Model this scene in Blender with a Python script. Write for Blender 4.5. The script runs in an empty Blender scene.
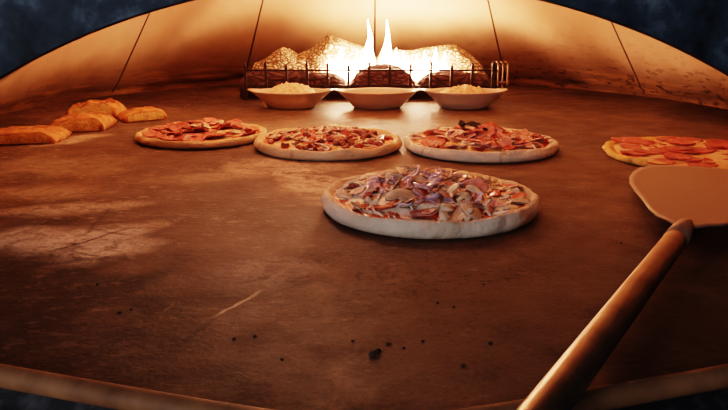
import bpy, bmesh, math, random
from mathutils import Vector, Matrix, Euler, noise
PI = math.pi
rnd = random.Random(7)
col = bpy.context.scene.collection
sc = bpy.context.scene

# ------------------------------------------------------------------ helpers
def nz(x, y, z, s=1.0):
    return noise.noise(Vector((x * s, y * s, z * s)))

def fbm(x, y, z, s=1.0, o=4):
    v, a, f = 0.0, 1.0, s
    for _ in range(o):
        v += a * noise.noise(Vector((x * f, y * f, z * f))); a *= 0.5; f *= 2.05
    return v

def link(name, me, mat=None, parent=None, loc=None, rot=None):
    o = bpy.data.objects.new(name, me)
    col.objects.link(o)
    if mat is not None and me is not None and not me.materials:
        for m in (mat if isinstance(mat, (list, tuple)) else [mat]):
            me.materials.append(m)
    if parent is not None:
        o.parent = parent
    if loc is not None:
        o.location = loc
    if rot is not None:
        o.rotation_euler = rot
    return o

def mesh(name, vs, fs, smooth=True, mi=None):
    me = bpy.data.meshes.new(name)
    me.from_pydata([tuple(v) for v in vs], [], fs)
    me.validate(); me.update()
    if mi is not None and len(mi) == len(me.polygons):
        for p, i in zip(me.polygons, mi):
            p.material_index = i
    bm = bmesh.new(); bm.from_mesh(me)
    bmesh.ops.recalc_face_normals(bm, faces=bm.faces[:])
    bm.to_mesh(me); bm.free()
    for p in me.polygons:
        p.use_smooth = smooth
    return me

def thing(name, label, cat, loc=(0, 0, 0), rz=0.0, group=None):
    o = bpy.data.objects.new(name, None)
    col.objects.link(o)
    o.empty_display_size = 0.05
    o.location = loc
    o.rotation_euler = (0, 0, rz)
    return tag(o, label, cat, group)

def tag(o, label, cat, group=None):
    o['label'] = label
    o['category'] = cat
    if group:
        o['group'] = group
    return o

def struct(o):
    o['kind'] = 'structure'
    return o

class G:
    """collects verts and faces"""
    def __init__(s):
        s.v, s.f, s.m = [], [], []
    def add(s, vs, fs, mi=0):
        b = len(s.v)
        s.v += [Vector(v) for v in vs]
        s.f += [tuple(i + b for i in f) for f in fs]
        s.m += [mi] * len(fs)
        return s
    def mesh(s, name, smooth=True):
        return mesh(name, s.v, s.f, smooth, s.m)

def tube_data(pts, rad, n=10, sq=1.0, up=Vector((0, 0, 1)), cap=True):
    """a tube along pts; rad a number or list; sq flattens along the second axis"""
    pts = [Vector(p) for p in pts]
    k = len(pts)
    R = rad if isinstance(rad, (list, tuple)) else [rad] * k
    vs, fs = [], []
    for i, p in enumerate(pts):
        t = (pts[min(i + 1, k - 1)] - pts[max(i - 1, 0)]).normalized()
        a = t.cross(up)
        if a.length < 1e-4:
            a = t.cross(Vector((1, 0, 0)))
        a.normalize()
        b = a.cross(t).normalized()
        for j in range(n):
            q = 2 * PI * j / n
            vs.append(p + a * (R[i] * math.cos(q)) + b * (R[i] * sq * math.sin(q)))
    for i in range(k - 1):
        for j in range(n):
            fs.append((i * n + j, i * n + (j + 1) % n, (i + 1) * n + (j + 1) % n, (i + 1) * n + j))
    if cap:
        fs.append(tuple(range(n))[::-1])
        fs.append(tuple((k - 1) * n + j for j in range(n)))
    return vs, fs

def lathe_data(prof, n=64, fr=None, fz=None, full=True):
    """prof: (r, z) list; fr(angle, i) multiplies r, fz(angle, i) adds to z"""
    vs, fs = [], []
    for i, (r, z) in enumerate(prof):
        for j in range(n):
            a = 2 * PI * j / n
            rr = r * (fr(a, i) if fr else 1)
            vs.append((rr * math.cos(a), rr * math.sin(a), z + (fz(a, i) if fz else 0)))
    for i in range(len(prof) - 1):
        for j in range(n):
            fs.append((i * n + j, i * n + (j + 1) % n, (i + 1) * n + (j + 1) % n, (i + 1) * n + j))
    return vs, fs

def box_data(c, s, rot=None):
    vs = []
    for x in (-.5, .5):
        for y in (-.5, .5):
            for z in (-.5, .5):
                v = Vector((x * s[0], y * s[1], z * s[2]))
                if rot is not None:
                    v = rot @ v
                vs.append(v + Vector(c))
    return vs, [(0, 1, 3, 2), (4, 6, 7, 5), (0, 4, 5, 1), (2, 3, 7, 6), (0, 2, 6, 4), (1, 5, 7, 3)]

# ------------------------------------------------------------------ node materials
class NT:
    def __init__(s, name):
        s.m = bpy.data.materials.new(name)
        s.m.use_nodes = True
        s.t = s.m.node_tree
        s.t.nodes.clear()
        s.out = s.n('ShaderNodeOutputMaterial')
    def n(s, typ, **kw):
        nd = s.t.nodes.new(typ)
        for k, v in kw.items():
            setattr(nd, k, v)
        return nd
    def put(s, sock, v):
        if isinstance(v, bpy.types.NodeSocket):
            s.t.links.new(v, sock)
        elif v is not None:
            if isinstance(v, (tuple, list)) and len(v) == 3 and sock.type == 'RGBA':
                v = (*v, 1)
            sock.default_value = v
    def math(s, op, a, b=None, c=None, clamp=False):
        nd = s.n('ShaderNodeMath', operation=op, use_clamp=clamp)
        for i, v in enumerate((a, b, c)):
            if v is not None:
                s.put(nd.inputs[i], v)
        return nd.outputs[0]
    def mix(s, f, a, b, mode='MIX'):
        nd = s.n('ShaderNodeMix', data_type='RGBA', blend_type=mode)
        s.put(nd.inputs[0], f); s.put(nd.inputs[6], a); s.put(nd.inputs[7], b)
        return nd.outputs[2]
    def ramp(s, f, stops, interp='LINEAR'):
        nd = s.n('ShaderNodeValToRGB')
        cr = nd.color_ramp; cr.interpolation = interp
        while len(cr.elements) < len(stops):
            cr.elements.new(0.5)
        for e, (p, c) in zip(cr.elements, stops):
            e.position = p
            e.color = (c, c, c, 1) if isinstance(c, (int, float)) else (*c, 1)
        s.put(nd.inputs[0], f)
        return nd.outputs[0]
    def coord(s, kind='Object'):
        return s.n('ShaderNodeTexCoord').outputs[kind]
    def mapping(s, v, loc=(0, 0, 0), rot=(0, 0, 0), scale=(1, 1, 1), typ='POINT'):
        nd = s.n('ShaderNodeMapping', vector_type=typ)
        s.put(nd.inputs[0], v); nd.inputs[1].default_value = loc
        nd.inputs[2].default_value = rot; nd.inputs[3].default_value = scale
        return nd.outputs[0]
    def noise(s, v, scale, detail=5, rough=.55, dist=0.0):
        nd = s.n('ShaderNodeTexNoise')
        s.put(nd.inputs['Vector'], v); nd.inputs['Scale'].default_value = scale
        nd.inputs['Detail'].default_value = detail; nd.inputs['Roughness'].default_value = rough
        nd.inputs['Distortion'].default_value = dist
        return nd.outputs[0]
    def voro(s, v, scale, feature='F1', out=0):
        nd = s.n('ShaderNodeTexVoronoi', feature=feature)
        s.put(nd.inputs['Vector'], v); nd.inputs['Scale'].default_value = scale
        return nd.outputs[out]
    def sep(s, v):
        nd = s.n('ShaderNodeSeparateXYZ'); s.put(nd.inputs[0], v)
        return nd.outputs
    def rand(s):
        return s.n('ShaderNodeObjectInfo').outputs['Random']
    def bump(s, h, strength=.3, dist=.002):
        nd = s.n('ShaderNodeBump')
        s.put(nd.inputs['Height'], h)
        nd.inputs['Strength'].default_value = strength; nd.inputs['Distance'].default_value = dist
        return nd.outputs[0]
    def bsdf(s, color, rough=.5, normal=None, metal=0.0, spec=.5, sss=0.0, emit=None, estr=0.0):
        b = s.n('ShaderNodeBsdfPrincipled')
        s.put(b.inputs['Base Color'], color); s.put(b.inputs['Roughness'], rough)
        s.put(b.inputs['Metallic'], metal); s.put(b.inputs['Specular IOR Level'], spec)
        if sss:
            b.inputs['Subsurface Weight'].default_value = sss
            b.inputs['Subsurface Radius'].default_value = (.006, .003, .002)
        if normal is not None:
            s.put(b.inputs['Normal'], normal)
        if emit is not None:
            s.put(b.inputs['Emission Color'], emit); s.put(b.inputs['Emission Strength'], estr)
        s.t.links.new(b.outputs[0], s.out.inputs[0])
        return s.m

def simple(name, c1, c2, scale=40, rough=.55, bump=.3, bd=.001, lo=.35, hi=.65, metal=0.0, spec=.4, vary=.0, detail=5, sss=0.0):
    t = NT(name)
    v = t.coord()
    n = t.noise(v, scale, detail)
    c = t.ramp(n, [(lo, c1), (hi, c2)])
    if vary:
        hs = t.n('ShaderNodeHueSaturation')
        t.put(hs.inputs['Value'], t.math('MULTIPLY_ADD', t.rand(), vary * 2, 1 - vary))
        t.put(hs.inputs['Color'], c)
        c = hs.outputs[0]
    return t.bsdf(c, rough, t.bump(n, bump, bd), metal, spec, sss)

M = {}
# crusts
def crust_mat(name, pale, tan, brown, amount):
    t = NT(name)
    v = t.coord()
    n1 = t.noise(v, 22, 5); n2 = t.noise(v, 90, 4)
    c = t.ramp(n1, [(.3, pale), (.7, tan)])
    b = t.ramp(t.noise(v, 30, 3, dist=.6), [(amount, 0.0), (amount + .14, 1.0)])
    c = t.mix(b, c, brown)
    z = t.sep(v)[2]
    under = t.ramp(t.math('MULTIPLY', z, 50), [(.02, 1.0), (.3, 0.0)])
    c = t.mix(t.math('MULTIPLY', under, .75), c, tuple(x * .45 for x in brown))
    return t.bsdf(c, .75, t.bump(t.math('ADD', n1, t.math('MULTIPLY', n2, .5)), .8, .006), 0, .25, .0)
M['crust_pale'] = crust_mat('pale_dough', (.66, .56, .46), (.52, .40, .29), (.34, .18, .09), .60)
M['crust_tan'] = crust_mat('tan_dough', (.58, .43, .29), (.52, .34, .19), (.34, .14, .05), .60)
M['crust_gold'] = crust_mat('golden_dough', (.72, .46, .16), (.62, .31, .08), (.30, .10, .03), .56)
M['sauce'] = simple('tomato_sauce', (.36, .035, .008), (.55, .075, .015), 60, .32, .5, .003, spec=.5)
M['cheese_white'] = simple('white_cheese', (.66, .52, .38), (.80, .72, .60), 45, .42, .4, .003, vary=.05)
M['cheese_gold'] = simple('melted_cheese', (.62, .31, .12), (.74, .48, .26), 35, .38, .5, .003, vary=.05)
M['pepperoni'] = simple('pepperoni', (.28, .022, .012), (.42, .06, .03), 90, .38, .3, .001, vary=.2)
M['salami'] = simple('salami', (.34, .055, .040), (.56, .18, .13), 110, .36, .3, .001, .42, .62, vary=.15)
M['ham'] = simple('ham', (.36, .11, .09), (.62, .32, .26), 45, .4, .4, .002, vary=.2)
M['mushroom'] = simple('mushroom_flesh', (.46, .31, .20), (.70, .55, .40), 60, .55, .4, .002, vary=.25)
M['mushroom_rim'] = simple('mushroom_skin', (.20, .11, .065), (.32, .20, .12), 60, .5, .4, .002, vary=.25)
M['onion'] = simple('purple_onion', (.34, .17, .25), (.66, .52, .57), 35, .3, .2, .001, .3, .7, vary=.2)
M['sausage'] = simple('browned_sausage', (.13, .025, .018), (.32, .085, .05), 70, .45, .8, .004, vary=.3)
M['pepper'] = simple('red_pepper', (.36, .03, .015), (.50, .09, .03), 30, .3, .2, .001, vary=.2)
M['char'] = simple('charred_bit', (.012, .008, .006), (.05, .025, .015), 120, .8, .8, .003)
# bread
M['bread'] = simple('bread_crust', (.24, .066, .018), (.58, .25, .085), 30, .7, .8, .006, .36, .62, vary=.08)
def crumb_mat():
    t = NT('bread_crumb')
    v = t.coord()
    n = t.noise(v, 70, 4)
    h = t.voro(v, 140)
    c = t.ramp(n, [(.3, (.60, .34, .12)), (.7, (.76, .52, .24))])
    c = t.mix(t.ramp(h, [(.12, .6), (.3, 0.0)]), c, (.26, .10, .03))
    return t.bsdf(c, .85, t.bump(h, .6, .003), 0, .2)
M['crumb'] = crumb_mat()
M['ceramic'] = simple('cream_ceramic', (.48, .36, .29), (.56, .44, .36), 8, .28, .05, .001, spec=.5)
M['gratin'] = simple('gratin_crumbs', (.54, .33, .17), (.80, .60, .42), 75, .75, .7, .004)
M['iron'] = simple('blackened_iron', (.02, .012, .01), (.06, .03, .02), 60, .6, .4, .001, metal=.5)
M['iron_pale'] = simple('heated_iron', (.20, .12, .08), (.35, .22, .15), 60, .6, .4, .001, metal=.3)

def log_mat(name, base, crack, scale, cr, rough=.85):
    t = NT(name)
    v = t.coord()
    w = t.mapping(v, scale=(.6, 1.2, 1.2))
    n = t.noise(w, 9, 4)
    d = t.n('ShaderNodeVectorMath', operation='ADD')
    t.put(d.inputs[0], w)
    nn = t.n('ShaderNodeTexNoise'); t.put(nn.inputs['Vector'], w); nn.inputs['Scale'].default_value = 14
    sv = t.n('ShaderNodeVectorMath', operation='SCALE'); t.put(sv.inputs[0], nn.outputs[1]); sv.inputs['Scale'].default_value = .05
    t.put(d.inputs[1], sv.outputs[0])
    e = t.voro(d.outputs[0], scale, 'DISTANCE_TO_EDGE')
    c = t.ramp(n, [(.3, tuple(x * .75 for x in base)), (.7, base)])
    k = t.ramp(e, [(.04, 1.0), (cr, 0.0)])
    c = t.mix(k, c, crack)
    return t.bsdf(c, rough, t.bump(e, .9, .012), 0, .2)
M['log_ash'] = log_mat('ashy_ceramic_bark', (.70, .58, .42), (.16, .08, .04), 84, .26)
M['log_dark'] = log_mat('dark_ceramic_bark', (.13, .07, .075), (.05, .025, .022), 40, .25)
M['ember'] = log_mat('purple_brown_ceramic', (.20, .11, .12), (.08, .04, .042), 60, .3)

# flames: bright gas flame, thin at its outline
def flame_mat():
    t = NT('gas_flame')
    v = t.coord()
    z = t.sep(v)[2]
    lw = t.n('ShaderNodeLayerWeight'); lw.inputs[0].default_value = .35
    edge = t.ramp(lw.outputs['Facing'], [(.25, 1.0), (.95, 0.0)])
    fl = t.ramp(t.noise(t.mapping(v, scale=(1, 1, .4)), 24, 3), [(.3, .55), (.7, 1.0)])
    em = t.n('ShaderNodeEmission')
    t.put(em.inputs['Color'], t.mix(edge, (1.0, .44, .21), (1.0, .56, .32)))
    t.put(em.inputs['Strength'], t.math('MULTIPLY', fl, FLAME))
    tr = t.n('ShaderNodeBsdfTransparent')
    mx = t.n('ShaderNodeMixShader')
    t.put(mx.inputs[0], t.math('MULTIPLY', edge, .95))
    t.t.links.new(tr.outputs[0], mx.inputs[1]); t.t.links.new(em.outputs[0], mx.inputs[2])
    t.t.links.new(mx.outputs[0], t.out.inputs[0])
    return t.m
FLAME = 130.0
M['flame'] = flame_mat()

# dome lining: buff panels, soot plus painted shade toward the hearth
def dome_mat():
    t = NT('dome_lining')
    v = t.coord()
    s = t.sep(v)
    z = s[2]
    n = t.noise(v, 4.5, 5); nf = t.noise(v, 38, 4)
    streak = t.noise(t.mapping(v, scale=(2.2, 2.2, 22)), 2.2, 4)
    c = t.ramp(n, [(.3, (.55, .335, .21)), (.7, (.64, .415, .28))])
    zz = t.math('ADD', z, t.math('MULTIPLY', t.math('SUBTRACT', n, .5), .12))
    deep = t.ramp(t.math('SUBTRACT', s[1], 2.0), [(.22, .50), (.60, 1.0)])     # soot and painted shade climb higher behind the fire
    zz = t.math('DIVIDE', zz, deep)
    soot_shade = t.ramp(zz, [(.05, 1.0), (.12, .85), (.19, .40), (.28, 0.0)], 'B_SPLINE')
    c = t.mix(t.math('MULTIPLY', soot_shade, .90), c, (.10, .036, .015))
    band = t.ramp(streak, [(.50, 0.0), (.62, 1.0)])
    low = t.ramp(z, [(.07, 1.0), (.14, 0.0)])
    c = t.mix(t.math('MULTIPLY', t.math('MULTIPLY', band, low), .6), c, (.36, .17, .07))
    spots = t.ramp(t.noise(t.mapping(v, scale=(1, 1, 3.2)), 24, 3), [(.56, 0.0), (.64, 1.0)])
    c = t.mix(t.math('MULTIPLY', t.math('MULTIPLY', spots, t.ramp(z, [(.06, 1.0), (.12, .25), (.26, 0.0)])), t.ramp(s[0], [(.15, .22), (.45, .9)])), c, (.03, .013, .008))
    return t.bsdf(c, .62, t.bump(nf, .12, .003), 0, .3)
M['dome'] = dome_mat()
M['seam'] = simple('sooty_seam', (.035, .015, .008), (.08, .036, .018), 30, .8, .2)

def facade_mat():
    t = NT('dark_steel_front')
    v = t.coord()
    n = t.noise(v, 6, 6, .6); f = t.noise(v, 32, 5)
    c = t.ramp(t.math('MULTIPLY_ADD', f, .35, t.math('MULTIPLY', n, .75)), [(.44, (.006, .009, .014)), (.54, (.028, .042, .060)), (.66, (.14, .18, .22))])
    return t.bsdf(c, .7, t.bump(f, .3, .002), 0, .25)
M['facade'] = facade_mat()
M['edge'] = simple('arch_edge', (.03, .016, .010), (.07, .035, .018), 30, .6, .3)

# the hearth: baked stone with flour, soot, painted shadow and scratches
def floor_mat():
    t = NT('hearth_stone')
    v = t.coord()
    n1 = t.noise(v, 3.2, 6, .6); n2 = t.noise(v, 17, 6, .62); n3 = t.noise(v, 95, 4, .6)
    c = t.ramp(n1, [(.30, (.052, .027, .016)), (.52, (.094, .050, .030)), (.74, (.165, .092, .057))])
    c = t.mix(t.ramp(n2, [(.52, 0.0), (.70, .55)]), c, (.065, .026, .013))
    c = t.mix(t.ramp(n2, [(.28, .35), (.42, 0.0)]), c, (.20, .105, .070))
    # blobs painted by hand: r = flour, g = soot and painted shadow, b = dark worn speckle
    at = t.n('ShaderNodeAttribute', attribute_name='dust_shade')
    sp = t.n('ShaderNodeSeparateColor'); t.put(sp.inputs[0], at.outputs['Color'])
    soot_shade = t.math('MULTIPLY', sp.outputs[1], t.math('MULTIPLY_ADD', n2, .6, .55), clamp=True)
    c = t.mix(soot_shade, c, (.020, .009, .0065))
    smear = t.noise(t.mapping(v, rot=(0, 0, .9), scale=(1, 1.5, 1)), 17, 6, .66, 1.6)
    fl = t.math('MULTIPLY', sp.outputs[0], t.math('MULTIPLY', t.ramp(smear, [(.32, 0.0), (.54, 1.0)]), t.ramp(t.noise(v, 130, 4, .65), [(.32, .45), (.56, 1.0)])), clamp=True)
    c = t.mix(t.math('MULTIPLY', fl, .9), c, (.56, .44, .34))
    # flour specks everywhere, denser on the left and the back
    w = t.mapping(v, scale=(1, 1.9, 1))
    speck = t.math('MAXIMUM', t.ramp(t.noise(w, 40, 4, .6, .4), [(.57, 0.0), (.66, 1.0)]), t.ramp(t.noise(w, 120, 2, .5), [(.63, 0.0), (.69, 1.0)]))
    px = t.ramp(t.math('ADD', t.sep(v)[0], .6), [(.0, 1.0), (.45, .8), (.85, .22)])
    dens = t.math('MULTIPLY', t.ramp(t.noise(v, 6, 3), [(.40, 0.0), (.58, 1.0)]), px)
    dens = t.math('MULTIPLY', dens, t.ramp(t.sep(v)[1], [(.58, .30), (.95, 1.0)]))
    c = t.mix(t.math('MULTIPLY', t.math('MULTIPLY', speck, dens), .5), c, (.46, .31, .21))
    gr = t.ramp(t.noise(v, 210, 3, .6), [(.36, .84), (.64, 1.14)])
    c = t.mix(1.0, c, gr, 'MULTIPLY')
    dk = t.math('MAXIMUM', t.ramp(t.noise(t.mapping(v, loc=(4, 2, 0), scale=(1, 1.4, 1)), 85, 3, .6), [(.56, 0.0), (.63, 1.0)]), t.ramp(t.noise(t.mapping(v, loc=(1, 7, 0), scale=(1, .6, 1)), 24, 3, .6), [(.60, 0.0), (.68, 1.0)]))
    c = t.mix(t.math('MULTIPLY', t.math('MULTIPLY', dk, sp.outputs[2]), .75), c, (.035, .015, .009))
    # scratches: (x0, y0, x1, y1, width, colour, strength)
    for x0, y0, x1, y1, wd, cc, st in SCR:
        L = math.hypot(x1 - x0, y1 - y0); a = math.atan2(y1 - y0, x1 - x0)
        mx, my = (x0 + x1) / 2, (y0 + y1) / 2
        wob = t.math('MULTIPLY', t.math('SUBTRACT', n2, .5), .02)
        p = t.mapping(v, loc=(mx, my, 0), rot=(0, 0, a), typ='TEXTURE')
        q = t.sep(p)
        ay = t.math('ABSOLUTE', t.math('ADD', q[1], wob))
        ax = t.math('ABSOLUTE', q[0])
        ky = t.math('SUBTRACT', 1, t.math('DIVIDE', ay, wd), clamp=True)
        kx = t.math('MULTIPLY', t.math('SUBTRACT', L / 2, ax), 40, clamp=True)
        k = t.math('MULTIPLY', t.math('MULTIPLY', kx, t.math('MULTIPLY', ky, 1.8, clamp=True)), t.ramp(n3, [(.3, st * .4), (.6, st)]))
        c = t.mix(k, c, cc)
    rough = t.math('ADD', t.ramp(n2, [(.3, .52), (.7, .68)]), t.math('MULTIPLY', fl, .3))
    h = t.math('ADD', t.math('MULTIPLY', n2, .7), t.math('MULTIPLY', n3, .35))
    return t.bsdf(c, rough, t.bump(h, .6, .004), 0, .20)
FL = (.55, .40, .28); DK = (.02, .009, .006)
SCR = [(-.172, .54, -.142, .620, .0042, DK, 1.0), (-.150, .612, -.106, .690, .0032, FL, .9), (-.112, .70, -.085, .76, .004, FL, .35),
       (-.395, .80, -.318, .915, .0035, DK, .85), (-.385, 1.02, -.372, .86, .004, DK, .5), (-.32, .87, -.275, .775, .006, FL, .3),
       (-.20, .62, -.192, .66, .002, FL, .25)]
M['floor'] = floor_mat()
M['rail'] = simple('worn_rail', (.12, .052, .025), (.26, .125, .06), 22, .6, .3, .001, .3, .7, metal=.0, spec=.2)
M['apron'] = simple('dark_apron', (.008, .008, .010), (.045, .045, .050), 55, .6, .5, .002, .45, .72)
def blade_mat():
    t = NT('worn_steel_blade')
    v = t.coord()
    n = t.noise(t.mapping(v, scale=(1, 7, 1)), 9, 5); f = t.noise(v, 60, 4)
    c = t.ramp(n, [(.3, (.22, .15, .11)), (.7, (.30, .205, .15))])
    c = t.mix(t.ramp(f, [(.60, 0.0), (.72, .5)]), c, (.22, .12, .07))
    return t.bsdf(c, t.ramp(n, [(.3, .46), (.7, .62)]), t.bump(f, .15, .001), .55, .5)
M['blade'] = blade_mat()
M['handle'] = simple('worn_handle', (.20, .11, .06), (.36, .22, .125), 30, .40, .3, .001, .3, .7, metal=.85, spec=.5)

# ------------------------------------------------------------------ the oven
CX, CY, R0 = .034, 1.94, 1.06
# floor (hearth) with front edge following the rail
def rail_y(x):
    return .421 + .31 * (math.sqrt(x * x + .05 ** 2) - .05) 
BLOBS = [  # x, y, rx, ry, rot, channel, strength
    (-.45, 1.00, .10, .035, .3, 0, .8), (-.37, .86, .10, .045, .45, 0, 1.2), (-.33, .82, .06, .05, .8, 0, 1.1), (-.315, .885, .06, .03, .9, 0, .9), (-.44, .86, .07, .05, .4, 0, .75),
    (-.53, 1.10, .09, .05, .0, 0, .5), (-.69, 1.56, .075, .03, .7, 0, .9), (-.66, 1.63, .06, .03, .6, 0, .9), (-.09, 1.17, .06, .13, .3, 0, 1.3),
    (-.14, 1.32, .11, .09, .0, 0, .8), (-.11, .74, .06, .05, .7, 0, .45), (-.27, 1.21, .12, .04, .2, 0, .35), (-.60, 1.30, .14, .10, .0, 0, .4),
    (.06, 1.24, .2, .06, .0, 0, .35), (-.2, 1.75, .4, .12, .0, 0, .25),
    (-.345, .675, .17, .10, -.25, 1, 1.7), (-.44, .76, .12, .05, .1, 1, 1.4), (-.36, .78, .07, .03, .3, 1, 1.2), (-.33, .60, .14, .08, -.3, 1, 1.1), (-.40, .70, .17, .13, .3, 1, 1.0), (-.28, .58, .14, .09, -.3, 1, .95), (-.46, .93, .06, .05, .2, 1, .7), (-.47, .80, .07, .06, .2, 1, .8), (-.55, .62, .2, .2, .0, 1, 1.0),
    (.34, .55, .16, .14, .5, 1, 1.1), (.48, .66, .18, .20, .3, 1, 1.0), (.42, .78, .10, .05, .5, 1, .6), (-.17, .49, .12, .05, -.25, 1, .5),  # blobs right of the peel handle deepen its shadow in the colour
    (.80, 2.45, .28, .14, -.5, 1, 1.0), (.75, 2.2, .42, .22, -.2, 1, .75), (-.55, 2.35, .45, .22, .2, 1, .75), (.04, 2.22, .5, .16, 0, 1, .75), (.55, 1.75, .35, .2, 0, 1, .4), (1.0, 2.0, .16, .3, .1, 1, 1.1), (-.88, 2.35, .16, .2, .6, 1, .6), (.0, 2.75, .9, .16, .0, 1, .6), (-.92, 1.75, .12, .2, 0, 1, .7), (.42, .90, .05, .04, .6, 1, .8), (.30, .56, .05, .20, -.58, 1, 1.4), (.42, .74, .05, .14, -.58, 1, 1.4), (-.50, .97, .05, .03, .3, 1, 1.0), (-.44, .93, .04, .02, .3, 1, 1.0),  # slanted narrow blobs paint the shadow along the peel handle
    (.03, .70, .11, .05, .2, 2, 1.3), (.15, .73, .07, .035, .1, 2, 1.3), (.05, .80, .22, .05, .15, 2, 1.0), (-.01, .72, .10, .06, .5, 2, 1.0), (.14, .79, .08, .03, .1, 2, 1.0), (.05, .60, .12, .08, .0, 2, .5), (.3, 2.3, .8, .15, .0, 2, .9), (.80, 2.30, .30, .22, -.4, 2, 1.1), (-.6, 2.45, .4, .2, .3, 2, .9), (-.3, 1.3, .3, .2, 0, 2, .4),
]
def dust_shade(x, y):
    o = [0, 0, 0]
    for bx, by, rx, ry, ro, ch, st in BLOBS:
        dx, dy = x - bx, y - by
        u = (dx * math.cos(ro) + dy * math.sin(ro)) / rx; v = (-dx * math.sin(ro) + dy * math.cos(ro)) / ry
        d = math.sqrt(u * u + v * v)
        if d < 1.6:
            d += .45 * fbm(x, y, ch, 14, 3)
            o[ch] = max(o[ch], st * max(0, min(1, (1.25 - d) / .7)))
    return o
def build_floor():
    NX, NY = 300, 340
    vs, fs = [], []
    for j in range(NY + 1):
        t = j / NY
        for i in range(NX + 1):
            s = i / NX * 2 - 1
            x = CX + s * 1.10
            y0 = rail_y(x)
            yc = CY + math.sqrt(max(0, 1.12 ** 2 - (x - CX) ** 2))
            vs.append((x, y0 + (yc - y0) * (t ** 1.25), 0))
    W = NX + 1
    for j in range(NY):
        for i in range(NX):
            fs.append((j * W + i, j * W + i + 1, (j + 1) * W + i + 1, (j + 1) * W + i))
    me = mesh('floor', vs, fs)
    ca = me.color_attributes.new('dust_shade', 'FLOAT_COLOR', 'POINT')
    for k, v in enumerate(me.vertices):
        d = dust_shade(v.co.x, v.co.y)
        ca.data[k].color = (d[0], d[1], d[2], 1)
    return struct(link('floor', me, M['floor']))
build_floor()

# dome: flared panels with dark seams; cut in front and joined to the arched mouth
PROF = [(1.098, -.01), (1.088, .010), (1.078, .024), (1.064, .034), (1.056, .044), (1.045, .058), (1.028, .080), (.985, .135), (.93, .205), (.868, .285), (.80, .37), (.71, .46), (.59, .55), (.44, .63), (.26, .69), (.10, .71), (.0005, .712)]
def build_dome():
    angs, seam = [], []
    hw = .0040
    for k in range(12):
        a0 = math.radians(30 * k + .6 + (1.2 if k == 2 else 0))
        angs += [a0 - hw, a0 + hw]; seam += [k not in (3, 9), False]
        for q in range(1, 12):
            angs.append(a0 + math.radians(30) * q / 12); seam.append(False)
    n = len(angs)
    vs, fs, mi = [], [], []
    for i, (r, z) in enumerate(PROF):
        for j, a in enumerate(angs):
            dr = 0
            if i in (1, 2, 3):
                dr = .010 * fbm(math.cos(a) * 3, math.sin(a) * 3, i, 3, 3)
            vs.append((CX + (r + dr) * math.sin(a), CY + (r + dr) * math.cos(a), z + (dr * .6 if i in (2, 3) else 0)))
    for i in range(len(PROF) - 1):
        for j in range(n):
            fs.append((i * n + j, i * n + (j + 1) % n, (i + 1) * n + (j + 1) % n, (i + 1) * n + j))
            mi.append(1 if seam[j] and i > 0 else 0)
    me = mesh('dome', vs, fs, True, mi)
    bm = bmesh.new(); bm.from_mesh(me)
    bmesh.ops.bisect_plane(bm, geom=bm.verts[:] + bm.edges[:] + bm.faces[:], plane_co=(0, 1.33, 0), plane_no=(0, -1, 0), clear_outer=True)
    bm.to_mesh(me); bm.free()
    return struct(link('wall_back', me, [M['dome'], M['seam']]))
build_dome()
ARC = (.003, -.483, .80)      # centre x, z and radius of the mouth in the plane of the front
YF = .75
def arch_pt(t, grow=0.0):
    a0 = math.asin(-ARC[1] / (ARC[2] + grow))
    a = a0 + (PI - 2 * a0) * t
    return ARC[0] + (ARC[2] + grow) * math.cos(a), ARC[1] + (ARC[2] + grow) * math.sin(a)
def build_throat():
    # section of the dome at y = 1.33
    sec = []
    d = CY - 1.33
    fine = []
    for (ra, za), (rb, zb) in zip(PROF[1:], PROF[2:]):
        for q in range(8):
            fine.append((ra + (rb - ra) * q / 8, za + (zb - za) * q / 8))
    half = [(math.sqrt(r * r - d * d), z) for r, z in fine if r > d]
    half.append((0, half[-1][1] + .004))
    sec = [(CX + x, z) for x, z in half] + [(CX - x, z) for x, z in half[-2::-1]]
    ln = [0]
    for a, b in zip(sec, sec[1:]):
        ln.append(ln[-1] + math.hypot(b[0] - a[0], b[1] - a[1]))
    K, S = 60, 8
    vs, fs = [], []
    for k in range(K + 1):
        t = k / K; L = t * ln[-1]
        i = max(0, min(len(sec) - 2, next((q for q in range(len(ln) - 1) if ln[q + 1] >= L), len(ln) - 2)))
        u = (L - ln[i]) / max(1e-9, ln[i + 1] - ln[i])
        sx = sec[i][0] + (sec[i + 1][0] - sec[i][0]) * u; sz = sec[i][1] + (sec[i + 1][1] - sec[i][1]) * u
        ax, az = arch_pt(t, .004)
        for s in range(S + 1):
            w = s / S; e = w * w * (3 - 2 * w)
            vs.append((ax + (sx - ax) * e, YF - .012 + (1.331 - YF + .012) * w, az + (sz - az) * e))
    for k in range(K):
        for s in range(S):
            a = k * (S + 1) + s
            fs.append((a, a + 1, a + S + 2, a + S + 1))
    return struct(link('trim_1', mesh('throat', vs, fs), M['dome']))
build_throat()
def build_front():
    # plate with the arched mouth cut out, returning back to the throat
    K = 80
    vs, fs, mi = [], [], []
    for k in range(K + 1):
        t = k / K
        ax, az = arch_pt(t)
        a = PI * t
        ca, sa = math.cos(a), math.sin(a)
        m = min(1.9 / max(1e-6, abs(ca)), 1.3 / max(1e-6, abs(sa)))
        ox, oz = m * ca, max(0, m * sa)
        bx, bz = arch_pt(t, .0015)
        vs += [(ox, YF - .02, oz), (ax + (bx - ax) * 1.0, YF - .02, bz), (ax, YF - .016, az), (ax, YF - .012, az), (ox, YF - .008, oz)]
    for k in range(K):
        b = k * 5
        for q in range(5):
            r = (q + 1) % 5
            fs.append((b + q, b + r, b + 5 + r, b + 5 + q)); mi.append(1 if q in (1, 2, ) else 0)
    me = mesh('front', vs, fs, False, mi)
    return struct(link('wall_front', me, [M['facade'], M['edge']]))
build_front()
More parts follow.
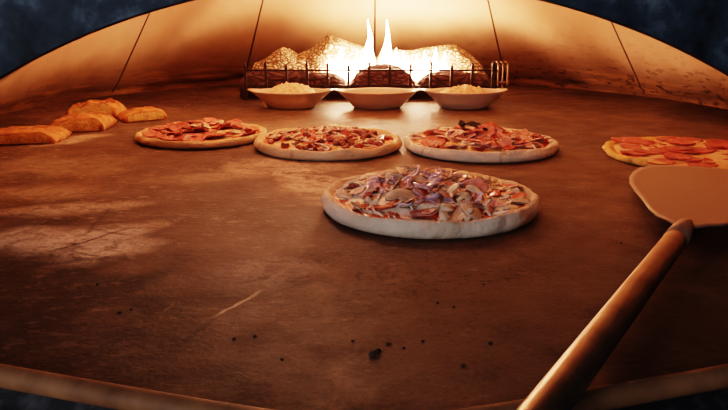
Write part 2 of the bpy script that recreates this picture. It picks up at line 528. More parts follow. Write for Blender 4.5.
# lower front: apron under the hearth edge
def build_apron():
    prof = [(.012, -.002), (-.004, -.016), (-.010, -.022), (-.030, -.026), (-.060, -.034), (-.066, -.046), (-.066, -.70)]
    vs, fs = [], []
    N = 80
    for i in range(N + 1):
        x = -1.9 + 3.8 * i / N
        for dy, z in prof:
            vs.append((x, rail_y(x) + dy, z))
    n = len(prof)
    for i in range(N):
        for j in range(n - 1):
            fs.append((i * n + j, (i + 1) * n + j, (i + 1) * n + j + 1, i * n + j + 1))
    return struct(link('trim_2', mesh('apron', vs, fs), M['apron']))
build_apron()
rail_pts = []
for i in range(61):
    x = -1.10 + 2.2 * i / 60
    rail_pts.append((x, rail_y(x) + .001, .0035))
vs, fs = tube_data(rail_pts, .0092, 14)
o = link('trim_3', mesh('edge_rail', vs, fs), M['rail']); struct(o)

# ------------------------------------------------------------------ gas fire
def log(name, path, label, mat, seed, n=28, group='ceramic logs of the gas fire', knots=()):
    """path: (x, y, top z, half depth); lies on the hearth"""
    # densify
    P = []
    for a, b in zip(path, path[1:]):
        for q in range(6):
            t = q / 6
            P.append([a[i] + (b[i] - a[i]) * t for i in range(4)])
    P.append(list(path[-1]))
    ox = sum(p[0] for p in P) / len(P); oy = sum(p[1] for p in P) / len(P)
    vs, fs = [], []
    for k, (x, y, h, d) in enumerate(P):
        for j in range(n):
            a = 2 * PI * j / n
            ca, sa = math.cos(a), math.sin(a)
            b = 1 + .10 * fbm(x * 9 + seed, ca * 1.3, sa * 1.3, 1.4, 4) + .03 * math.sin(7 * a + x * 20 + seed)
            for kx, ka, kr in knots:
                g = math.exp(-((x - kx) / .03) ** 2 - (abs(a - ka) / .5) ** 2)
                b += kr * g
            zz = h / 2 + h / 2 * sa * b
            vs.append((x - ox + .006 * nz(a, x * 10, seed), y - oy + d * ca * b, max(.0, zz)))
    for k in range(len(P) - 1):
        for j in range(n):
            fs.append((k * n + j, k * n + (j + 1) % n, (k + 1) * n + (j + 1) % n, (k + 1) * n + j))
    fs.append(tuple(range(n))[::-1]); fs.append(tuple((len(P) - 1) * n + j for j in range(n)))
    o = link(name, mesh(name, vs, fs), mat, None, (ox, oy, 0))
    return tag(o, label, 'log', group)
log('ceramic_log', [(-.425, 2.597, .055, .03), (-.405, 2.597, .105, .05), (-.36, 2.597, .130, .06), (-.30, 2.607, .168, .065), (-.275, 2.607, .160, .065), (-.245, 2.612, .138, .065), (-.20, 2.617, .158, .07), (-.165, 2.617, .185, .075), (-.13, 2.617, .208, .08), (-.095, 2.617, .204, .08), (-.05, 2.617, .178, .07), (.0, 2.617, .165, .06), (.03, 2.617, .14, .05)],
    'big pale humped log with glowing net-like bark, left of the flames', M['log_ash'], 1.0, 36)
log('ceramic_log', [(.045, 2.637, .12, .04), (.07, 2.637, .156, .06), (.14, 2.637, .152, .06), (.24, 2.627, .158, .06), (.31, 2.617, .176, .06), (.345, 2.617, .170, .06), (.39, 2.607, .142, .055), (.43, 2.597, .105, .05), (.455, 2.597, .06, .03)],
    'pale log with glowing bark behind the flames on the right', M['log_ash'], 4.0, 36)
log('ceramic_log', [(-.43, 2.44, .06, .03), (-.40, 2.44, .088, .04), (-.30, 2.445, .094, .042), (-.2, 2.44, .088, .042), (-.10, 2.44, .082, .04), (-.065, 2.44, .06, .03)],
    'dark straight log low behind the grate, on the left', M['log_dark'], 7.0)
log('ceramic_log', [(.19, 2.44, .06, .03), (.22, 2.44, .084, .04), (.30, 2.44, .092, .042), (.38, 2.44, .086, .042), (.43, 2.44, .078, .038), (.452, 2.44, .05, .028)],
    'dark straight log low behind the grate, on the right', M['log_dark'], 11.0)
log('ceramic_log', [(-.05, 2.435, .05, .025), (-.03, 2.435, .082, .04), (.02, 2.435, .108, .05), (.07, 2.435, .116, .052), (.12, 2.435, .106, .05), (.155, 2.435, .082, .042), (.178, 2.435, .05, .025)],
    'purple-brown rounded log chunk in front of the tallest flames', M['ember'], 15.0)

def flame_data(x, y, z0, h, r, seed, lean=0.0):
    prof = [(0.0, .25), (.06, .7), (.18, 1.0), (.32, .95), (.48, .68), (.63, .42), (.78, .24), (.9, .12), (1.0, .012)]
    n = 14
    vs, fs = [], []
    for i in range(len(prof) * 2 - 1):
        k = i // 2
        t, w = prof[k] if i % 2 == 0 else tuple((a + b) / 2 for a, b in zip(prof[k], prof[k + 1]))
        cx = x + lean * t * t + .25 * r * nz(t * 3, seed, .2) * (1 + t)
        for j in range(n):
            a = 2 * PI * j / n
            q = 1 + .22 * nz(math.cos(a), math.sin(a) + seed, t * 4)
            vs.append((cx + r * w * q * math.cos(a), y + .5 * r * w * q * math.sin(a), z0 + h * t))
    m = len(prof) * 2 - 1
    for i in range(m - 1):
        for j in range(n):
            fs.append((i * n + j, i * n + (j + 1) % n, (i + 1) * n + (j + 1) % n, (i + 1) * n + j))
    return vs, fs
def flame(label, tongues):
    x0 = sum(t[0] for t in tongues) / len(tongues)
    g = G()
    for k, (x, z0, h, r, lean) in enumerate(tongues):
        g.add(*flame_data(x - x0, 0, z0, h, r, x * 17 + k, lean))
    o = link('flame', g.mesh('flame'), M['flame'], None, (x0, 2.512, 0))
    return tag(o, label, 'flame', 'gas flames among the ceramic logs')
flame('tall thin flame, first of the two tallest from the left', [(.020, .05, .215, .024, -.004), (.005, .06, .10, .022, 0)])
flame('tall thin flame, second of the two tallest from the left', [(.083, .05, .212, .026, .0), (.11, .06, .105, .022, .004)])
flame('low flame with three tips in front of the humped log', [(-.118, .05, .085, .020, -.004), (-.088, .05, .118, .024, .004), (-.062, .05, .08, .018, .0)])
flame('low ragged flame just left of the tallest flames', [(-.032, .05, .105, .021, .006), (-.01, .05, .088, .018, .0)])
flame('low broad flame right of the tallest flames', [(.140, .05, .105, .020, .0), (.160, .05, .075, .018, .0)])
flame('wide low flame with several tips over the right-hand logs', [(.190, .05, .095, .020, -.003), (.222, .05, .106, .024, .0), (.252, .05, .114, .024, .004), (.282, .05, .102, .022, .004)])

blocker = G()  # strip added to stop flame light leaking through the front log gaps
blocker.add(*box_data((0, 0, .024), (.86, .004, .048))); blocker.add(*box_data((0, -.005, .002), (.86, .012, .004)))
for sx in (-.43, -.15, .15, .43):
    blocker.add(*box_data((sx, -.006, .022), (.006, .010, .044)))
o = None
bp = link('flame_blocker', blocker.mesh('flame_blocker', False), M['iron'], None, (.02, 2.381, 0))
tag(bp, 'long low dark iron strip added to block flame light, between the grate and the front logs', 'light blocker')
# grate: one rail, upright pickets and a bracket at the right end
gr = thing('fire_grate', 'low dark iron grate with upright pickets in front of the logs', 'grate', (.02, 2.36, 0))
vs, fs = box_data((0, 0, .099), (.86, .006, .006))
link('rail', mesh('grate_rail', vs, fs, False), M['iron'], gr)
vs, fs = box_data((0, 0, .030), (.86, .006, .006))
link('rail', mesh('grate_rail_low', vs, fs, False), M['iron'], gr)
pk = G()
pk.add(*box_data((0, 0, .056), (.0085, .007, .112))); pk.add(*lathe_data([(.0005, .126), (.005, .118), (.0055, .112), (.004, .108)], 8))
pkm = pk.mesh('picket', False)
for k in range(13):
    x = -.42 + k * .0695
    p = link('picket', pkm, M['iron'], gr, (x, -.004, 0))
    p.scale = (1, 1, 1 + .06 * math.sin(k * 2.3))
br = G()
for dx in (-.02, -.004, .012):
    br.add(*box_data((dx, 0, .085), (.004, .005, .072)))
    br.add(*box_data((dx - .005, 0, .125), (.010, .005, .004), Matrix.Rotation(.6, 3, 'Y')))
br.add(*box_data((-.004, 0, .115), (.040, .005, .004))); br.add(*box_data((-.004, 0, .060), (.036, .005, .004))); br.add(*box_data((-.004, 0, .028), (.005, .005, .056)))
link('bracket', br.mesh('bracket', False), M['iron_pale'], gr, (.452, -.002, 0))

# ------------------------------------------------------------------ oval dishes
def dish_mesh():
    n = 56
    prof = [(0, .004, 0), (.55, .004, 0), (.64, .006, 0), (.80, .026, .2), (.95, .047, .6), (1.0, .052, 1), (.985, .0545, 1), (.93, .0500, .6), (.78, .030, .2), (.60, .012, 0), (.3, .0105, 0), (0, .0105, 0)]
    prof[0] = (0.001, .0, 0); prof[1] = (.55, .0, 0); prof[2] = (.64, .003, 0)
    vs, fs = [], []
    A, B = .1145, .082
    for r, z, e in prof:
        for j in range(n):
            a = 2 * PI * j / n
            ca, sa = math.cos(a), math.sin(a)
            ear = 1 + .18 * e * max(0, abs(ca) - .80) / .20
            vs.append((A * r * ca * ear, B * r * sa, z + .004 * e * max(0, abs(ca) - .85) / .15))
    for i in range(len(prof) - 1):
        for j in range(n):
            fs.append((i * n + j, i * n + (j + 1) % n, (i + 1) * n + (j + 1) % n, (i + 1) * n + j))
    return mesh('dish', vs, fs)
dm = dish_mesh()
DY = 2.155
DISH = [(-.226, 'leftmost of three cream oval dishes below the fire, heaped with crumbly food'),
        (.042, 'middle one of three cream oval dishes below the fire, looking empty'),
        (.311, 'rightmost of three cream oval dishes below the fire, heaped with crumbly food')]
for x, lb in DISH:
    o = link('oval_dish', dm, M['ceramic'], None, (x, DY, 0))
    tag(o, lb, 'dish', 'oval ceramic dishes in front of the fire')
def heap(x, label, seed, hgt, off):
    n, K = 48, 14
    vs, fs = [], []
    for i in range(K + 1):
        r = i / K
        for j in range(n):
            a = 2 * PI * j / n
            px, py = .094 * r * math.cos(a), .064 * r * math.sin(a)
            px2 = px - off
            z = .0405 + hgt * max(0, 1 - ((px2 / .08) ** 2 + (py / .065) ** 2)) ** .8 + .009 * fbm(px + seed, py, 0, 75, 3) * (1 - r ** 4)
            vs.append((px, py, max(z, .038)))
    vs.append((0, 0, .03))
    for i in range(K):
        for j in range(n):
            fs.append((i * n + j, i * n + (j + 1) % n, (i + 1) * n + (j + 1) % n, (i + 1) * n + j))
    for j in range(n):
        fs.append((K * n + j, K * n + (j + 1) % n, len(vs) - 1))
    o = link('gratin_filling', mesh('filling', vs, fs), M['gratin'], None, (x, DY, 0))
    return tag(o, label, 'food')
heap(-.226, 'tall mound of browned crumbly food in the leftmost oval dish', 3.1, .034, .0)
heap(.311, 'wider mound of browned crumbly food in the rightmost oval dish', 8.4, .026, .0)

# ------------------------------------------------------------------ bread
def bread(name, loc, rz, sx, sy, h, label, seed, taper=0.0, cut=(0, -1)):
    t = thing(name, label, 'bread', loc, rz, 'pieces of flat bread by the left wall')
    NX, NY = 34, 26
    top, vs, fs = {}, [], []
    def shape(u, v):
        # rounded slab, straight where it was cut (front), narrower at one end
        k = 1 + taper * u
        x = sx / 2 * u * (1 - .05 * v * v) + .004 * nz(v * 3, seed, 0)
        y = sy / 2 * v * k + (.006 * nz(u * 3, seed, 1) if v > -.99 else .002 * nz(u * 3, seed, 1))
        return x, y
    def hz(u, v):
        e = max(0, 1 - abs(u) ** 4) * (max(0, 1 - v ** 4) if v > 0 else 1)
        dim = .14 * math.exp(-((u - .3) ** 2 + (v - .1) ** 2) * 14) + .14 * math.exp(-((u + .45) ** 2 + (v - .35) ** 2) * 14)
        return h * (.22 + .78 * e ** .6) * (1 + .26 * fbm(u * 1.6 + seed, v * 1.4, 0, 1.5, 4) - dim) * (1 + .12 * u)
    for j in range(NY + 1):
        for i in range(NX + 1):
            u, v = i / NX * 2 - 1, j / NY * 2 - 1
            x, y = shape(u, v)
            vs.append((x, y, hz(u, v)))
    W = NX + 1; nb = len(vs)
    for j in range(NY + 1):
        for i in range(NX + 1):
            u, v = i / NX * 2 - 1, j / NY * 2 - 1
            x, y = shape(u, v)
            vs.append((x * .98, y * .98 if v > -.99 else y, 0))
    for j in range(NY):
        for i in range(NX):
            a = j * W + i
            fs.append((a, a + 1, a + W + 1, a + W)); fs.append((nb + a, nb + a + W, nb + a + W + 1, nb + a + 1))
    for i in range(NX):
        fs.append((i, nb + i, nb + i + 1, i + 1)); a = NY * W + i
        fs.append((a, a + 1, nb + a + 1, nb + a))
    for j in range(NY):
        a = j * W
        fs.append((a, a + W, nb + a + W, nb + a)); a += NX
        fs.append((a, nb + a, nb + a + W, a + W))
    link('crust', mesh('bread_crust', vs, fs), M['bread'], t)
    # the cut face shows the open crumb
    cv, cf = [], []
    for i in range(3, NX - 2):
        u = i / NX * 2 - 1
        x, y = shape(u, -1)
        zt = hz(u, -1)
        for q in range(5):
            cv.append((x, y - .0015 - .001 * math.sin(q / 4 * PI), .003 + (zt - .007) * q / 4))
    m = NX - 5
    for i in range(m - 1):
        for q in range(4):
            a = i * 5 + q
            cf.append((a, a + 5, a + 6, a + 1))
    c = link('cut_face', mesh('cut_face', cv, cf), M['crumb'], t)
    c['label'] = 'paler cut side showing open crumb'
    return t
bread('bread_piece', (-.802, 1.595, 0), .13, .205, .145, .026, 'long slab of golden flat bread at the picture\'s left edge', 2.0, -.05)
bread('bread_piece', (-.722, 1.772, 0), .10, .140, .150, .034, 'chunky piece of flat bread with a pale cut front, between two other pieces', 5.0, -.1)
bread('bread_piece', (-.622, 1.925, 0), .52, .125, .110, .028, 'piece of flat bread nearest the leftmost pizza, long cut side facing it', 9.0, -.15)
bread('bread_piece', (-.765, 1.98, 0), .05, .145, .120, .042, 'hindmost piece of flat bread, against the wall behind the others', 13.0, -.1)

# ------------------------------------------------------------------ pizza toppings (one mesh per shape, several shapes per kind)
def closed_sheet(outline, rings, th, zf):
    """a thin slab with a polar grid over a star-shaped outline"""
    n = len(outline)
    vs, fs = [], []
    for side in (0, 1):
        for k in range(rings + 1):
            s = k / rings
            for x, y in outline:
                z = zf(x * s, y * s, s) + (th * (1 - .5 * s ** 4) if side else 0)
                vs.append((x * s, y * s, z))
        b = side * (rings + 1) * n
        for k in range(rings):
            for j in range(n):
                f = (b + k * n + j, b + k * n + (j + 1) % n, b + (k + 1) * n + (j + 1) % n, b + (k + 1) * n + j)
                fs.append(f if side else f[::-1])
    a, b = rings * n, (rings + 1) * n + rings * n
    for j in range(n):
        fs.append((a + j, a + (j + 1) % n, b + (j + 1) % n, b + j))
    return vs, fs
def pep_mesh(r, seed, cup):
    ol = [(r * math.cos(2 * PI * j / 22) * (1 + .05 * nz(j * .6, seed, 0)), r * math.sin(2 * PI * j / 22) * (1 + .05 * nz(j * .6, seed, 3))) for j in range(22)]
    return mesh('pepperoni', *closed_sheet(ol, 5, .0022, lambda x, y, s: cup * s ** 3 * (.6 + .8 * abs(nz(x * 50, y * 50, seed))) + .0015 * nz(x * 70, y * 70, seed)))
def ham_mesh(sx, sy, seed, amp):
    ol = []
    for j in range(24):
        a = 2 * PI * j / 24
        k = 1 + .28 * nz(math.cos(a) * 1.3, math.sin(a) * 1.3, seed)
        ol.append((sx * math.cos(a) * k, sy * math.sin(a) * k))
    return mesh('ham', *closed_sheet(ol, 6, .0022, lambda x, y, s: amp * fbm(x * 1.0 + seed, y, seed, 38, 2) + amp * .4 * s * s))
def mushroom_mesh(w, seed):
    hf = [(0, -.46), (.13, -.46), (.14, -.30), (.12, -.12), (.17, -.06), (.36, -.12), (.48, -.06), (.50, .06), (.44, .22), (.30, .36), (.12, .43), (0, .44)]
    ol = [(x * w, y * w * .85) for x, y in hf] + [(-x * w, y * w * .85) for x, y in hf[-2:0:-1]]
    ol = [(x + .04 * w * nz(x * 90, y * 90, seed), y + .04 * w * nz(x * 90, y * 90, seed + 5)) for x, y in ol]
    vs, fs = closed_sheet(ol, 4, .0042, lambda x, y, s: .10 * w * math.sin(x / w * 3 + seed) * .5 + .003 * nz(x * 60, y * 60, seed))
    me = mesh('mushroom', vs, fs)
    me.materials.append(M['mushroom']); me.materials.append(M['mushroom_rim'])
    n = len(ol); nside = len(me.polygons)
    for p in me.polygons:
        if p.index >= nside - n:
            p.material_index = 1
    return me
def onion_mesh(L, seed):
    pts = []
    cr = .018 + .010 * (seed % 3)
    for k in range(13):
        t = k / 12 - .5
        a = t * L / cr
        pts.append((cr * math.sin(a), cr * (1 - math.cos(a)), .006 * math.sin(t * 4 + seed) + .003 * nz(t * 4, seed, 0)))
    R = [.0034 * (1 - .75 * abs(k / 6 - 1) ** 3) for k in range(13)]
    return mesh('onion', *tube_data(pts, R, 8, .45))
def lump_mesh(r, seed, sq=.7):
    bm = bmesh.new()
    bmesh.ops.create_icosphere(bm, subdivisions=3, radius=r)
    for v in bm.verts:
        c = v.co
        k = 1 + .35 * fbm(c.x / r + seed, c.y / r, c.z / r, .9, 3)
        v.co = Vector((c.x * k, c.y * k * .85, c.z * k * sq))
    me = bpy.data.meshes.new('lump'); bm.to_mesh(me); bm.free()
    for p in me.polygons:
        p.use_smooth = True
    return me
def strand_mesh(L, seed):
    pts = [(L * (k / 7 - .5), .006 * nz(k * .5, seed, 0), .003 * nz(k * .6, seed, 4)) for k in range(8)]
    return mesh('strand', *tube_data(pts, [.0026 * (1 - .5 * abs(k / 3.5 - 1) ** 2) + .0006 * nz(k, seed, 2) for k in range(8)], 7, .7))
def setm(me, m):
    if not me.materials:
        me.materials.append(m)
    return me
T = {
    'pepperoni_slice': [setm(pep_mesh(r, s, c), M['pepperoni']) for r, s, c in ((.022, 1, .003), (.024, 2, .002), (.020, 3, .004))],
    'salami_slice': [setm(pep_mesh(r, s, c), M['salami']) for r, s, c in ((.030, 4, .006), (.033, 5, .008), (.027, 6, .007))],
    'ham_piece': [setm(ham_mesh(*a), M['ham']) for a in ((.020, .014, 1, .004), (.016, .013, 2.5, .0045), (.025, .012, 4, .005), (.014, .011, 6, .004))],
    'mushroom_slice': [mushroom_mesh(w, s) for w, s in ((.050, 1), (.044, 2), (.038, 3))],
    'onion_strip': [setm(onion_mesh(L, s), M['onion']) for L, s in ((.05, 0), (.065, 1), (.04, 2), (.055, 3.5))],
    'sausage_chunk': [setm(lump_mesh(r, s), M['sausage']) for r, s in ((.009, 1), (.011, 2), (.0075, 3))],
    'cheese_strand': [setm(strand_mesh(L, s), M['cheese_white']) for L, s in ((.03, 1), (.022, 2), (.038, 3))],
    'pepper_piece': [setm(ham_mesh(*a), M['pepper']) for a in ((.016, .006, 11, .005), (.012, .007, 12, .004))],
    'onion_chunk': [setm(ham_mesh(*a), M['onion']) for a in ((.013, .010, 31, .008), (.010, .008, 33, .007))],
    'dark_shred': [setm(ham_mesh(*a), M['char']) for a in ((.013, .006, 21, .006), (.010, .006, 23, .005))],
    'chicken_chunk': [setm(lump_mesh(r, s, .75), M['mushroom']) for r, s in ((.010, 11), (.008, 12))],
}
def crust_mesh(R, th, seed, rim, lump, rw=.62):
    prof = [(.001, .0), (.60, .0), (.88, .0006), (.955, .12), (.992, .36), (1.0, .55), (.99, .76), (.962, .93), (.925, 1.0), (.885, .95), (.85, .84), (.82, .74), (.75, .66), (.5, .64), (.25, .64), (.001, .64)]
    prof = [(r if r < .7 or r >= .99 else 1 - (1 - r) * rw, z) for r, z in prof]
    n = 110
    def fr(a, i):
        return R * (1 + .018 * fbm(math.cos(a) * 1.2, math.sin(a) * 1.2, seed, 1.2, 3))
    vs, fs = [], []
    for i, (r, z) in enumerate(prof):
        for j in range(n):
            a = 2 * PI * j / n
            rr = r * fr(a, i)
            top = 1.0 if 3 < i < 11 else 0.0
            b = lump * fbm(math.cos(a) * 3 + r, math.sin(a) * 3, seed + i * .10, 1.9, 3) * top
            hz = th * z * (1 + (rim * fbm(math.cos(a) * 1.5, math.sin(a) * 1.5, seed + 9, 1.4, 2) if i > 3 and i < 12 else 0))
            vs.append((rr * math.cos(a) * (1 + b * .5), rr * math.sin(a) * (1 + b * .5), max(0, hz + b * th * 1.2)))
    for i in range(len(prof) - 1):
        for j in range(n):
            fs.append((i * n + j, i * n + (j + 1) % n, (i + 1) * n + (j + 1) % n, (i + 1) * n + j))
    return mesh('crust', vs, fs)
def disc_mesh(name, R, zf, seed, edge=.04, rings=26, n=90, skirt=.004):
    vs, fs = [], []
    for k in range(rings + 1):
        s = k / rings
        for j in range(n):
            a = 2 * PI * j / n
            r = R * s * (1 + edge * fbm(math.cos(a) * 2, math.sin(a) * 2, seed, 1.6, 3))
            x, y = r * math.cos(a), r * math.sin(a)
            vs.append((x, y, zf(x, y, s) - (skirt if k == rings else 0)))
    for k in range(rings):
        for j in range(n):
            fs.append((k * n + j, k * n + (j + 1) % n, (k + 1) * n + (j + 1) % n, (k + 1) * n + j))
    return mesh(name, vs, fs)

def pizza(label, loc, R, th, crust, seed, rz, cheese, c_thr, c_amp, mound, scat, rim=.18, lump=.06, sauce_r=.905, spots=()):
    rg = random.Random(seed)
    t = thing('pizza', label, 'pizza', loc, rz, 'pizzas baking on the hearth')
    link('crust', crust_mesh(R, th, seed, rim, lump), crust, t)
    zb = th * .74
    def base(x, y):
        q = min(1, math.hypot(x, y) / R)
        return zb + mound * max(0, 1 - (q / .72) ** 2)
    zs = lambda x, y, s: base(x, y) * 1.0 + .0012 * fbm(x, y, seed, 60, 2) + .002 * (s > .95)
    link('sauce', disc_mesh('sauce', R * sauce_r, zs, seed + 2), M['sauce'], t)
    def zc(x, y, s):
        v = fbm(x + seed, y, seed * .3, 26, 4)
        e = 1 - max(0, (s - .88) / .12) ** 2
        return base(x, y) + c_amp * (v * 1.0 + c_thr) * .6 * e - .006 * (1 - e) + .001
    link('cheese', disc_mesh('cheese', R * (sauce_r - .02), zc, seed + 4, rings=46, n=150), cheese, t)
    placed = 0
    for kind, num, r0, r1, lift, tilt, sz in scat:
        forms = T[kind]
        for k in range(num):
            q = math.sqrt(r0 * r0 + (r1 * r1 - r0 * r0) * rg.random()) * R
            a = rg.random() * 2 * PI
            x, y = q * math.cos(a), q * math.sin(a)
            o = link(kind, forms[rg.randrange(len(forms))], None, t)
            o.location = (x, y, base(x, y) + lift * (.5 + rg.random()) * (1 - .5 * q / R))
            o.rotation_euler = Euler((rg.gauss(0, tilt), rg.gauss(0, tilt), rg.random() * 2 * PI))
            k2 = sz * rg.uniform(.82, 1.18)
            o.scale = (k2, k2, k2)
    for kind, x, y, z, rx, ry, r2, k2 in spots:
        o = link(kind, T[kind][int(abs(x) * 1000) % len(T[kind])], None, t)
        o.location = (x, y, base(x, y) + z); o.rotation_euler = (rx, ry, r2); o.scale = (k2,) * 3
    return t

# main pizza: mushrooms, purple onion, ham, pale thick rim
pizza('pale-rimmed pizza heaped with mushrooms and purple onion, in front of all the others', (.098, 1.006, 0), .1625, .0262, M['crust_pale'], 3, 0, M['cheese_white'], .02, .009, .017,
      [('cheese_strand', 90, .0, .86, .004, .25, .9), ('mushroom_slice', 30, .0, .85, .006, .3, .8), ('ham_piece', 54, .0, .82, .008, .35, .72), ('onion_strip', 36, .0, .62, .010, .15, .6),
       ('chicken_chunk', 40, .0, .82, .007, .5, .8), ('mushroom_slice', 9, .0, .60, .012, .5, .75), ('onion_chunk', 22, .0, .7, .010, .4, .9), ('pepper_piece', 9, .3, .84, .003, .15, 1.0), ('onion_strip', 8, .0, .45, .016, .25, .75)],
      rim=.12, lump=.05,
      spots=[('mushroom_slice', -.045, -.075, .007, .5, .1, .25, 1.0), ('ham_piece', .065, -.035, .012, .55, .2, -.3, 1.1), ('pepper_piece', .125, .02, .003, .1, .1, 1.2, 1.7),
             ('pepper_piece', .125, -.03, .003, .1, .1, .9, 1.6), ('pepper_piece', -.085, -.08, .002, .1, .1, -.4, 1.8), ('pepper_piece', -.075, -.085, .002, .1, .1, .2, 1.6), ('onion_strip', -.01, -.06, .012, .2, .3, .7, 1.1), ('onion_strip', .005, -.055, .014, .2, .3, 1.2, 1.1), ('onion_strip', .0, -.05, .018, .2, .1, .4, 1.2)])
# row of three
pizza('tan-crusted pizza covered in red salami slices, nearest the flat bread', (-.380, 1.612, 0), .152, .018, M['crust_tan'], 5, .4, M['cheese_gold'], .05, .005, .009,
      [('salami_slice', 26, .0, .80, .004, .16, .85), ('ham_piece', 40, .0, .84, .006, .3, .75), ('mushroom_slice', 10, .0, .75, .009, .3, .65), ('pepper_piece', 14, .0, .82, .006, .3, .9), ('cheese_strand', 20, .0, .82, .007, .3, .8)], rim=.2)
pizza('pizza strewn with dark sausage chunks, middle of the back row of three', (-.078, 1.497, 0), .1595, .023, M['crust_tan'], 8, 1.0, M['cheese_gold'], -.12, .007, .011,
      [('sausage_chunk', 88, .0, .84, .005, .6, .9), ('cheese_strand', 50, .0, .84, .006, .3, .9), ('ham_piece', 24, .0, .8, .006, .3, .7), ('pepper_piece', 24, .0, .82, .005, .3, .9), ('mushroom_slice', 9, .0, .75, .008, .3, .65)], rim=.2,
      spots=[('sausage_chunk', .0, -.11, .006, 0, 0, 0, 1.1)])
pizza('pale-crusted pizza with pink ham strips and charred dark bits, right end of the back row', (.252, 1.480, 0), .1635, .024, M['crust_pale'], 12, 2.2, M['cheese_gold'], .05, .007, .011,
      [('ham_piece', 56, .0, .84, .006, .3, .95), ('salami_slice', 8, .0, .72, .005, .3, .75), ('dark_shred', 7, .0, .4, .015, .3, 1.2), ('pepper_piece', 36, .2, .86, .004, .25, 1.0), ('cheese_strand', 40, .0, .82, .006, .3, .9)], rim=.14)
# flat pepperoni pizza behind the peel
pizza('flat pepperoni pizza with orange melted cheese, partly hidden by the peel', (.668, 1.388, 0), .170, .014, M['crust_gold'], 17, .3, M['cheese_gold'], .25, .005, .002,
      [('pepperoni_slice', 26, .0, .88, .0008, .03, 1.25), ('pepper_piece', 36, .0, .92, .001, .06, .9)], rim=.25, lump=.09, sauce_r=.955)

# ------------------------------------------------------------------ peel
N0 = Vector((.409, .837, .024)); E0 = Vector((.116, .396, .0345))
dv = (N0 - E0); dv.normalize()
peel = thing('pizza_peel', 'metal pizza peel with oval blade and long tube handle, resting on the hearth edge', 'peel', N0)
ex = Vector((dv.x, dv.y, 0)).normalized(); ang = math.atan2(ex.y, ex.x); pit = math.atan2(-dv.z, math.hypot(dv.x, dv.y))
peel.rotation_euler = Euler((0, pit, ang))      # local +x runs from handle to blade tip
half = [(-.012, .014), (.004, .024), (.018, .040), (.05, .056), (.10, .075), (.15, .097), (.20, .116), (.25, .128), (.30, .133), (.34, .131), (.37, .122), (.395, .095), (.41, .062), (.418, .025), (.42, 0)]
ol = half + [(x, -y) for x, y in half[-2::-1]]
vs, fs = [], []
nn = len(ol)
cxm = .22
for z, kk in ((-.0012, 1.0), (.0012, 1.0)):
    for s in (0.02, .35, .7, .93, 1.0):
        for x, y in ol:
            e = .0035 * max(0, s - .7) / .3
            vs.append((cxm + (x - cxm) * s, y * s, z + e))
for side in range(2):
    b = side * 5 * nn
    for k in range(4):
        for j in range(nn):
            f = (b + k * nn + j, b + k * nn + (j + 1) % nn, b + (k + 1) * nn + (j + 1) % nn, b + (k + 1) * nn + j)
            fs.append(f)
    fs.append(tuple(b + j for j in range(nn)))
for j in range(nn):
    a, b = 4 * nn + j, 4 * nn + (j + 1) % nn
    fs.append((a, b, b + 5 * nn, a + 5 * nn))
link('blade', mesh('blade', vs, fs), M['blade'], peel)
hp = [(-.018, 0, .002), (-.024, 0, .002), (-.038, 0, .001)] + [(-.03 - .06 * k, 0, .0) for k in range(1, 20)]
vs, fs = tube_data(hp, [.006, .0105, .0125] + [.0136] * 19, 20)
link('handle', mesh('handle', vs, fs), M['handle'], peel)
sk = G()
sk.add(*tube_data([(.016, 0, .0012), (.006, 0, .002), (-.012, 0, .0025), (-.04, 0, .0015), (-.075, 0, .0002)], [.003, .0075, .0108, .0134, .0144], 16))
link('ferrule', sk.mesh('ferrule'), M['blade'], peel)

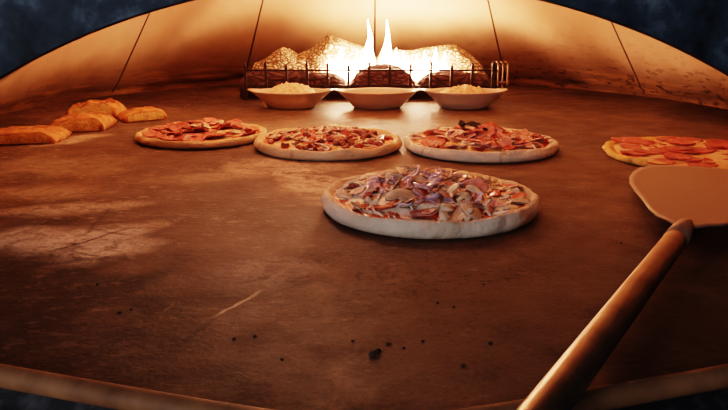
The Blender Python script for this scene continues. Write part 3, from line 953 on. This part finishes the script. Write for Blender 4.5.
# ------------------------------------------------------------------ crumbs on the hearth
cm = [setm(lump_mesh(r, s, .6), M['char']) for r, s in ((.0036, 31), (.0024, 33), (.0017, 35))]
CR = [(-.241, .627, 1), (-.232, .634, 2), (.113, .561, 1), (.083, .521, 1), (.053, .565, 2), (.035, .552, 2), (.022, .560, 1), (-.01, .565, 2), (-.1, .575, 2), (-.07, .531, 2), (-.118, .57, 2), (.09, .64, 2), (.075, .65, 2), (.13, .70, 2), (.26, 1.03, 1), (.33, .84, 2), (.49, 1.64, 1), (.52, 1.66, 2), (-.29, .70, 2)]
big = G()
for dx, dy, dz, rr, sd in ((-.002, -.002, 0, .0030, 41), (.002, .001, .001, .0023, 43), (.0035, .006, 0, .0020, 45)):
    lm = lump_mesh(rr, sd, .7)
    big.add([v.co + Vector((dx, dy, dz)) for v in lm.vertices], [tuple(p.vertices) for p in lm.polygons])
o = link('burnt_crumb', big.mesh('big_crumb'), M['char'], None, (.009, .540, .002))
tag(o, 'largest black burnt crumb, on the bare hearth near the front edge', 'crumb')
for x, y, k in CR:
    o = link('burnt_crumb', cm[k], None, None, (x, y, .0005), (0, 0, rnd.random() * 6))
    tag(o, 'tiny dark burnt crumb lying loose on the hearth', 'crumb', 'tiny burnt crumbs on the hearth')

# ------------------------------------------------------------------ light, world, camera
def light(name, typ, loc, power, color, size=.1, target=None):
    L = bpy.data.lights.new(name, typ)
    L.energy = power; L.color = color
    if typ == 'AREA':
        L.shape = 'RECTANGLE'; L.size = size[0]; L.size_y = size[1]
    else:
        L.shadow_soft_size = size
    o = bpy.data.objects.new(name, L); col.objects.link(o); o.location = loc
    if target is not None:
        o.rotation_euler = (Vector(target) - Vector(loc)).to_track_quat('-Z', 'Y').to_euler()
    return o
light('room_lamp', 'AREA', (-1.05, -1.05, .55), 8.0, (.95, .93, 1.0), (.8, .4), (.1, 1.0, .1))
light('dome_fill', 'POINT', (-.25, 1.75, .58), 4.0, (1.0, .52, .32), .06)  # unseen fill added inside the dome to brighten deck and pizzas
w = bpy.data.worlds.new('room'); sc.world = w; w.use_nodes = True
w.node_tree.nodes['Background'].inputs[0].default_value = (.35, .42, .55, 1)
w.node_tree.nodes['Background'].inputs[1].default_value = .05
cam = bpy.data.cameras.new('camera'); co = bpy.data.objects.new('camera', cam); col.objects.link(co)
cam.sensor_width = 36; cam.lens = 690 * 36 / 728; cam.clip_start = .01
co.location = (0, 0, .285); co.rotation_euler = (math.radians(90 - 15.55), 0, 0)
sc.camera = co
sc.view_settings.view_transform = 'Filmic'
sc.view_settings.look = 'High Contrast'
sc.view_settings.exposure = 1.3
